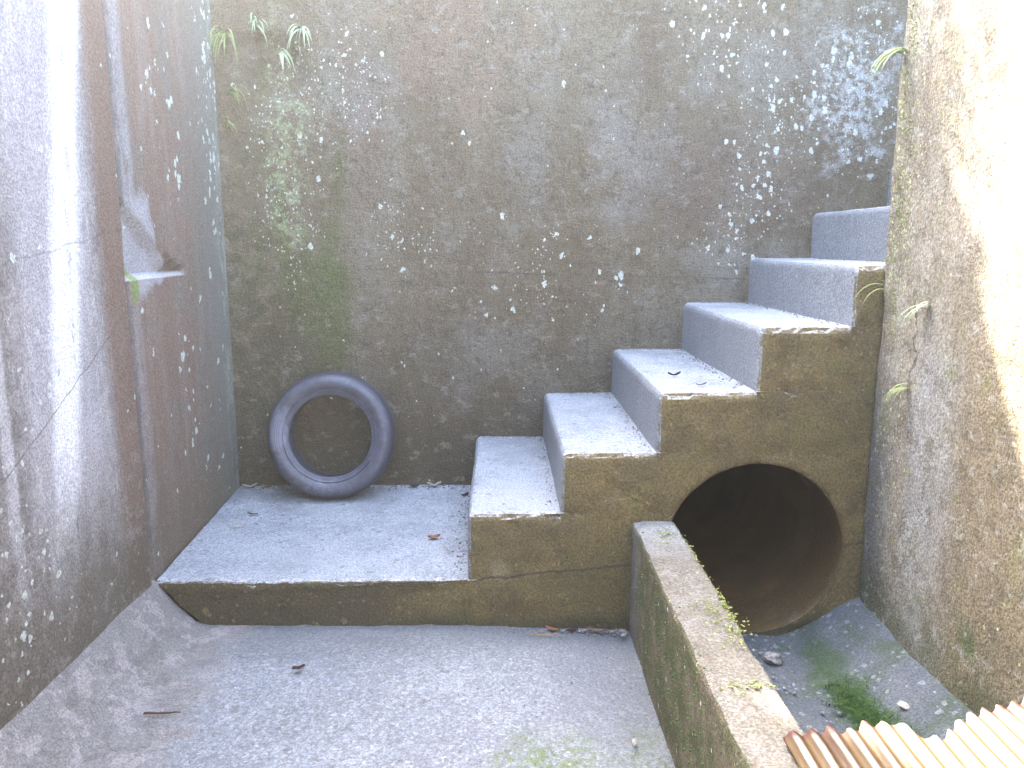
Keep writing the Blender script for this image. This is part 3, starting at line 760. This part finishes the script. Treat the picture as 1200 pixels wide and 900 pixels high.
twig((-.95, 2.047, .012), .10, .004, 3, MLR, 'dark twig on the pit floor by the left bank')
twig((.16, 2.515, -.008), .11, .003, -6, MLV, 'thin tan twig along the foot of the stair face')
bm = bmesh.new(); bmesh.ops.create_icosphere(bm, subdivisions=3, radius=.024)
for v in bm.verts: v.co = Vector((v.co.x*1.3, v.co.y, v.co.z*.8))*(1+.5*noise.noise(v.co*60))
o = link('stone', bm, MRK); o.location = (.90, 2.40, -.035); setp(o, 'small grey stone lying in the mouth of the drain', 'stone')
bm = bmesh.new(); bmesh.ops.create_icosphere(bm, subdivisions=3, radius=.012)
for v in bm.verts: v.co = Vector((v.co.x*1.3, v.co.y, v.co.z*.8))*(1+.5*noise.noise(v.co*90))
o = link('stone', bm, MLW); o.location = (1.135, 2.02, .03); setp(o, 'tiny pale stone beside the grass in the channel', 'stone')

# grit and crumbs swept into the corners
bm = bmesh.new(); r = random.Random(21)
def crumb(x, y, z, s):
    res = bmesh.ops.create_icosphere(bm, subdivisions=1, radius=s); q = Matrix.Rotation(r.uniform(0, 6), 3, (r.random(), r.random(), 1))
    for v in res['verts']: v.co = q @ Vector((v.co.x*r.uniform(.8, 1.5), v.co.y, v.co.z*.7)) + Vector((x, y, z))
for i in range(170): crumb(r.uniform(-1.2, -.13), 3.685-abs(r.gauss(0, .03)), LZ+.003, r.uniform(.0015, .006))
for i in range(110): crumb(-.125-abs(r.gauss(0, .03)), r.uniform(2.65, 3.65), LZ+.003, r.uniform(.0015, .005))
for k in range(1, 6):
    for i in range(70): crumb(XS[k]-.008-abs(r.gauss(0, .02)), r.uniform(2.63, 3.66), ZS[k]+.003, r.uniform(.0012, .004))
    for i in range(40): crumb(r.uniform(XS[k-1]+.03, XS[k]), 3.68-abs(r.gauss(0, .02)), ZS[k]+.003, r.uniform(.0012, .004))
for i in range(260): crumb(.44-abs(r.gauss(0, .35)), 2.575-abs(r.gauss(0, .018)), -.018, r.uniform(.002, .006))
for i in range(220): crumb(r.uniform(-1.0, .44), r.uniform(1.5, 2.55), -.004-.02*max(0, r.random()), r.uniform(.0015, .004))
for i in range(120): crumb(r.uniform(.62, 1.0), r.uniform(1.5, 2.58), -.05, r.uniform(.002, .008))
setp(link('grit', bm, MRK), 'loose grit and crumbs lying in the corners of steps and floor', 'grit', kind='stuff')

# ------------------------------------------------------------------ hedge added out of view above the back wall to shape the shadow edge
hd = setp(empty('shadow_hedge', (.9, 4.5, TOP)), 'added unseen hedge on the bank above the right end of the back wall', 'shadow_hedge')
bm = bmesh.new(); r = random.Random(5)
for i in range(20000):
    p = Vector((r.uniform(-1.1, 1.9), r.uniform(-.25, .25), r.uniform(.1, 3.4)))
    k = noise.noise(p*2.2)*.22
    if p.x < -1.02+k*.3 or p.z > 3.2+k: continue
    n_ = Vector((r.gauss(0, 1), r.gauss(0, 1), r.gauss(0, 1))).normalized(); a = n_.orthogonal().normalized()*r.uniform(.025, .05); b = n_.cross(a)*.55
    bm.faces.new([bm.verts.new(p+a), bm.verts.new(p+b), bm.verts.new(p-a), bm.verts.new(p-b)])
link('foliage', bm, MHE, hd, smooth=False)
for k in range(6):
    bm = bmesh.new(); bmesh.ops.create_cone(bm, segments=9, radius1=.03, radius2=.012, depth=2.0, cap_ends=True)
    for v in bm.verts: v.co += Vector((-.45+.5*k, noise.noise(v.co*2+Vector((k, 0, 0)))*.1, 1.0))
    link('stem', bm, MBK, hd)

cy = setp(empty('shadow_cypress', (-1.60, 4.5, TOP)), 'narrow unseen cypress added above the back left corner to shade the low wall', 'tree')  # added out of view to keep direct sun off the low wall
bm = bmesh.new()
for i in range(16000):
    z = r.uniform(.1, 4.1); ra = .33*min(1, (4.15-z)/.7)*math.sqrt(r.random())*(1+.25*noise.noise(Vector((z*3, i % 7, 0)))); t = r.uniform(0, math.tau)
    p = Vector((ra*math.cos(t), ra*math.sin(t), z))
    n_ = Vector((r.gauss(0, 1), r.gauss(0, 1), r.gauss(0, .6))).normalized(); a = n_.orthogonal().normalized()*r.uniform(.02, .045); b = n_.cross(a)*.5
    bm.faces.new([bm.verts.new(p+a), bm.verts.new(p+b), bm.verts.new(p-a), bm.verts.new(p-b)])
link('crown', bm, MHE, cy, smooth=False)
bm = bmesh.new(); bmesh.ops.create_cone(bm, segments=12, radius1=.06, radius2=.012, depth=3.9, cap_ends=True)
for v in bm.verts: v.co += Vector((0, 0, 1.9))
link('trunk', bm, MBK, cy)

# ------------------------------------------------------------------ thin haze added in place of veiling lens glare
vm = bpy.data.materials.new('glare_veil_haze'); vm.use_nodes = True; vt = vm.node_tree; vt.nodes.clear()
pv = vt.nodes.new('ShaderNodeVolumePrincipled'); vo = vt.nodes.new('ShaderNodeOutputMaterial')
pv.inputs['Color'].default_value = (.97, .97, .95, 1); pv.inputs['Density'].default_value = .021; pv.inputs['Anisotropy'].default_value = .85
vt.links.new(pv.outputs[0], vo.inputs['Volume'])
bm = hexa((-B-5, -B-5, -1.4), (B+5, B+5, 7.2))
setp(link('haze', bm, vm, smooth=False), kind='stuff')
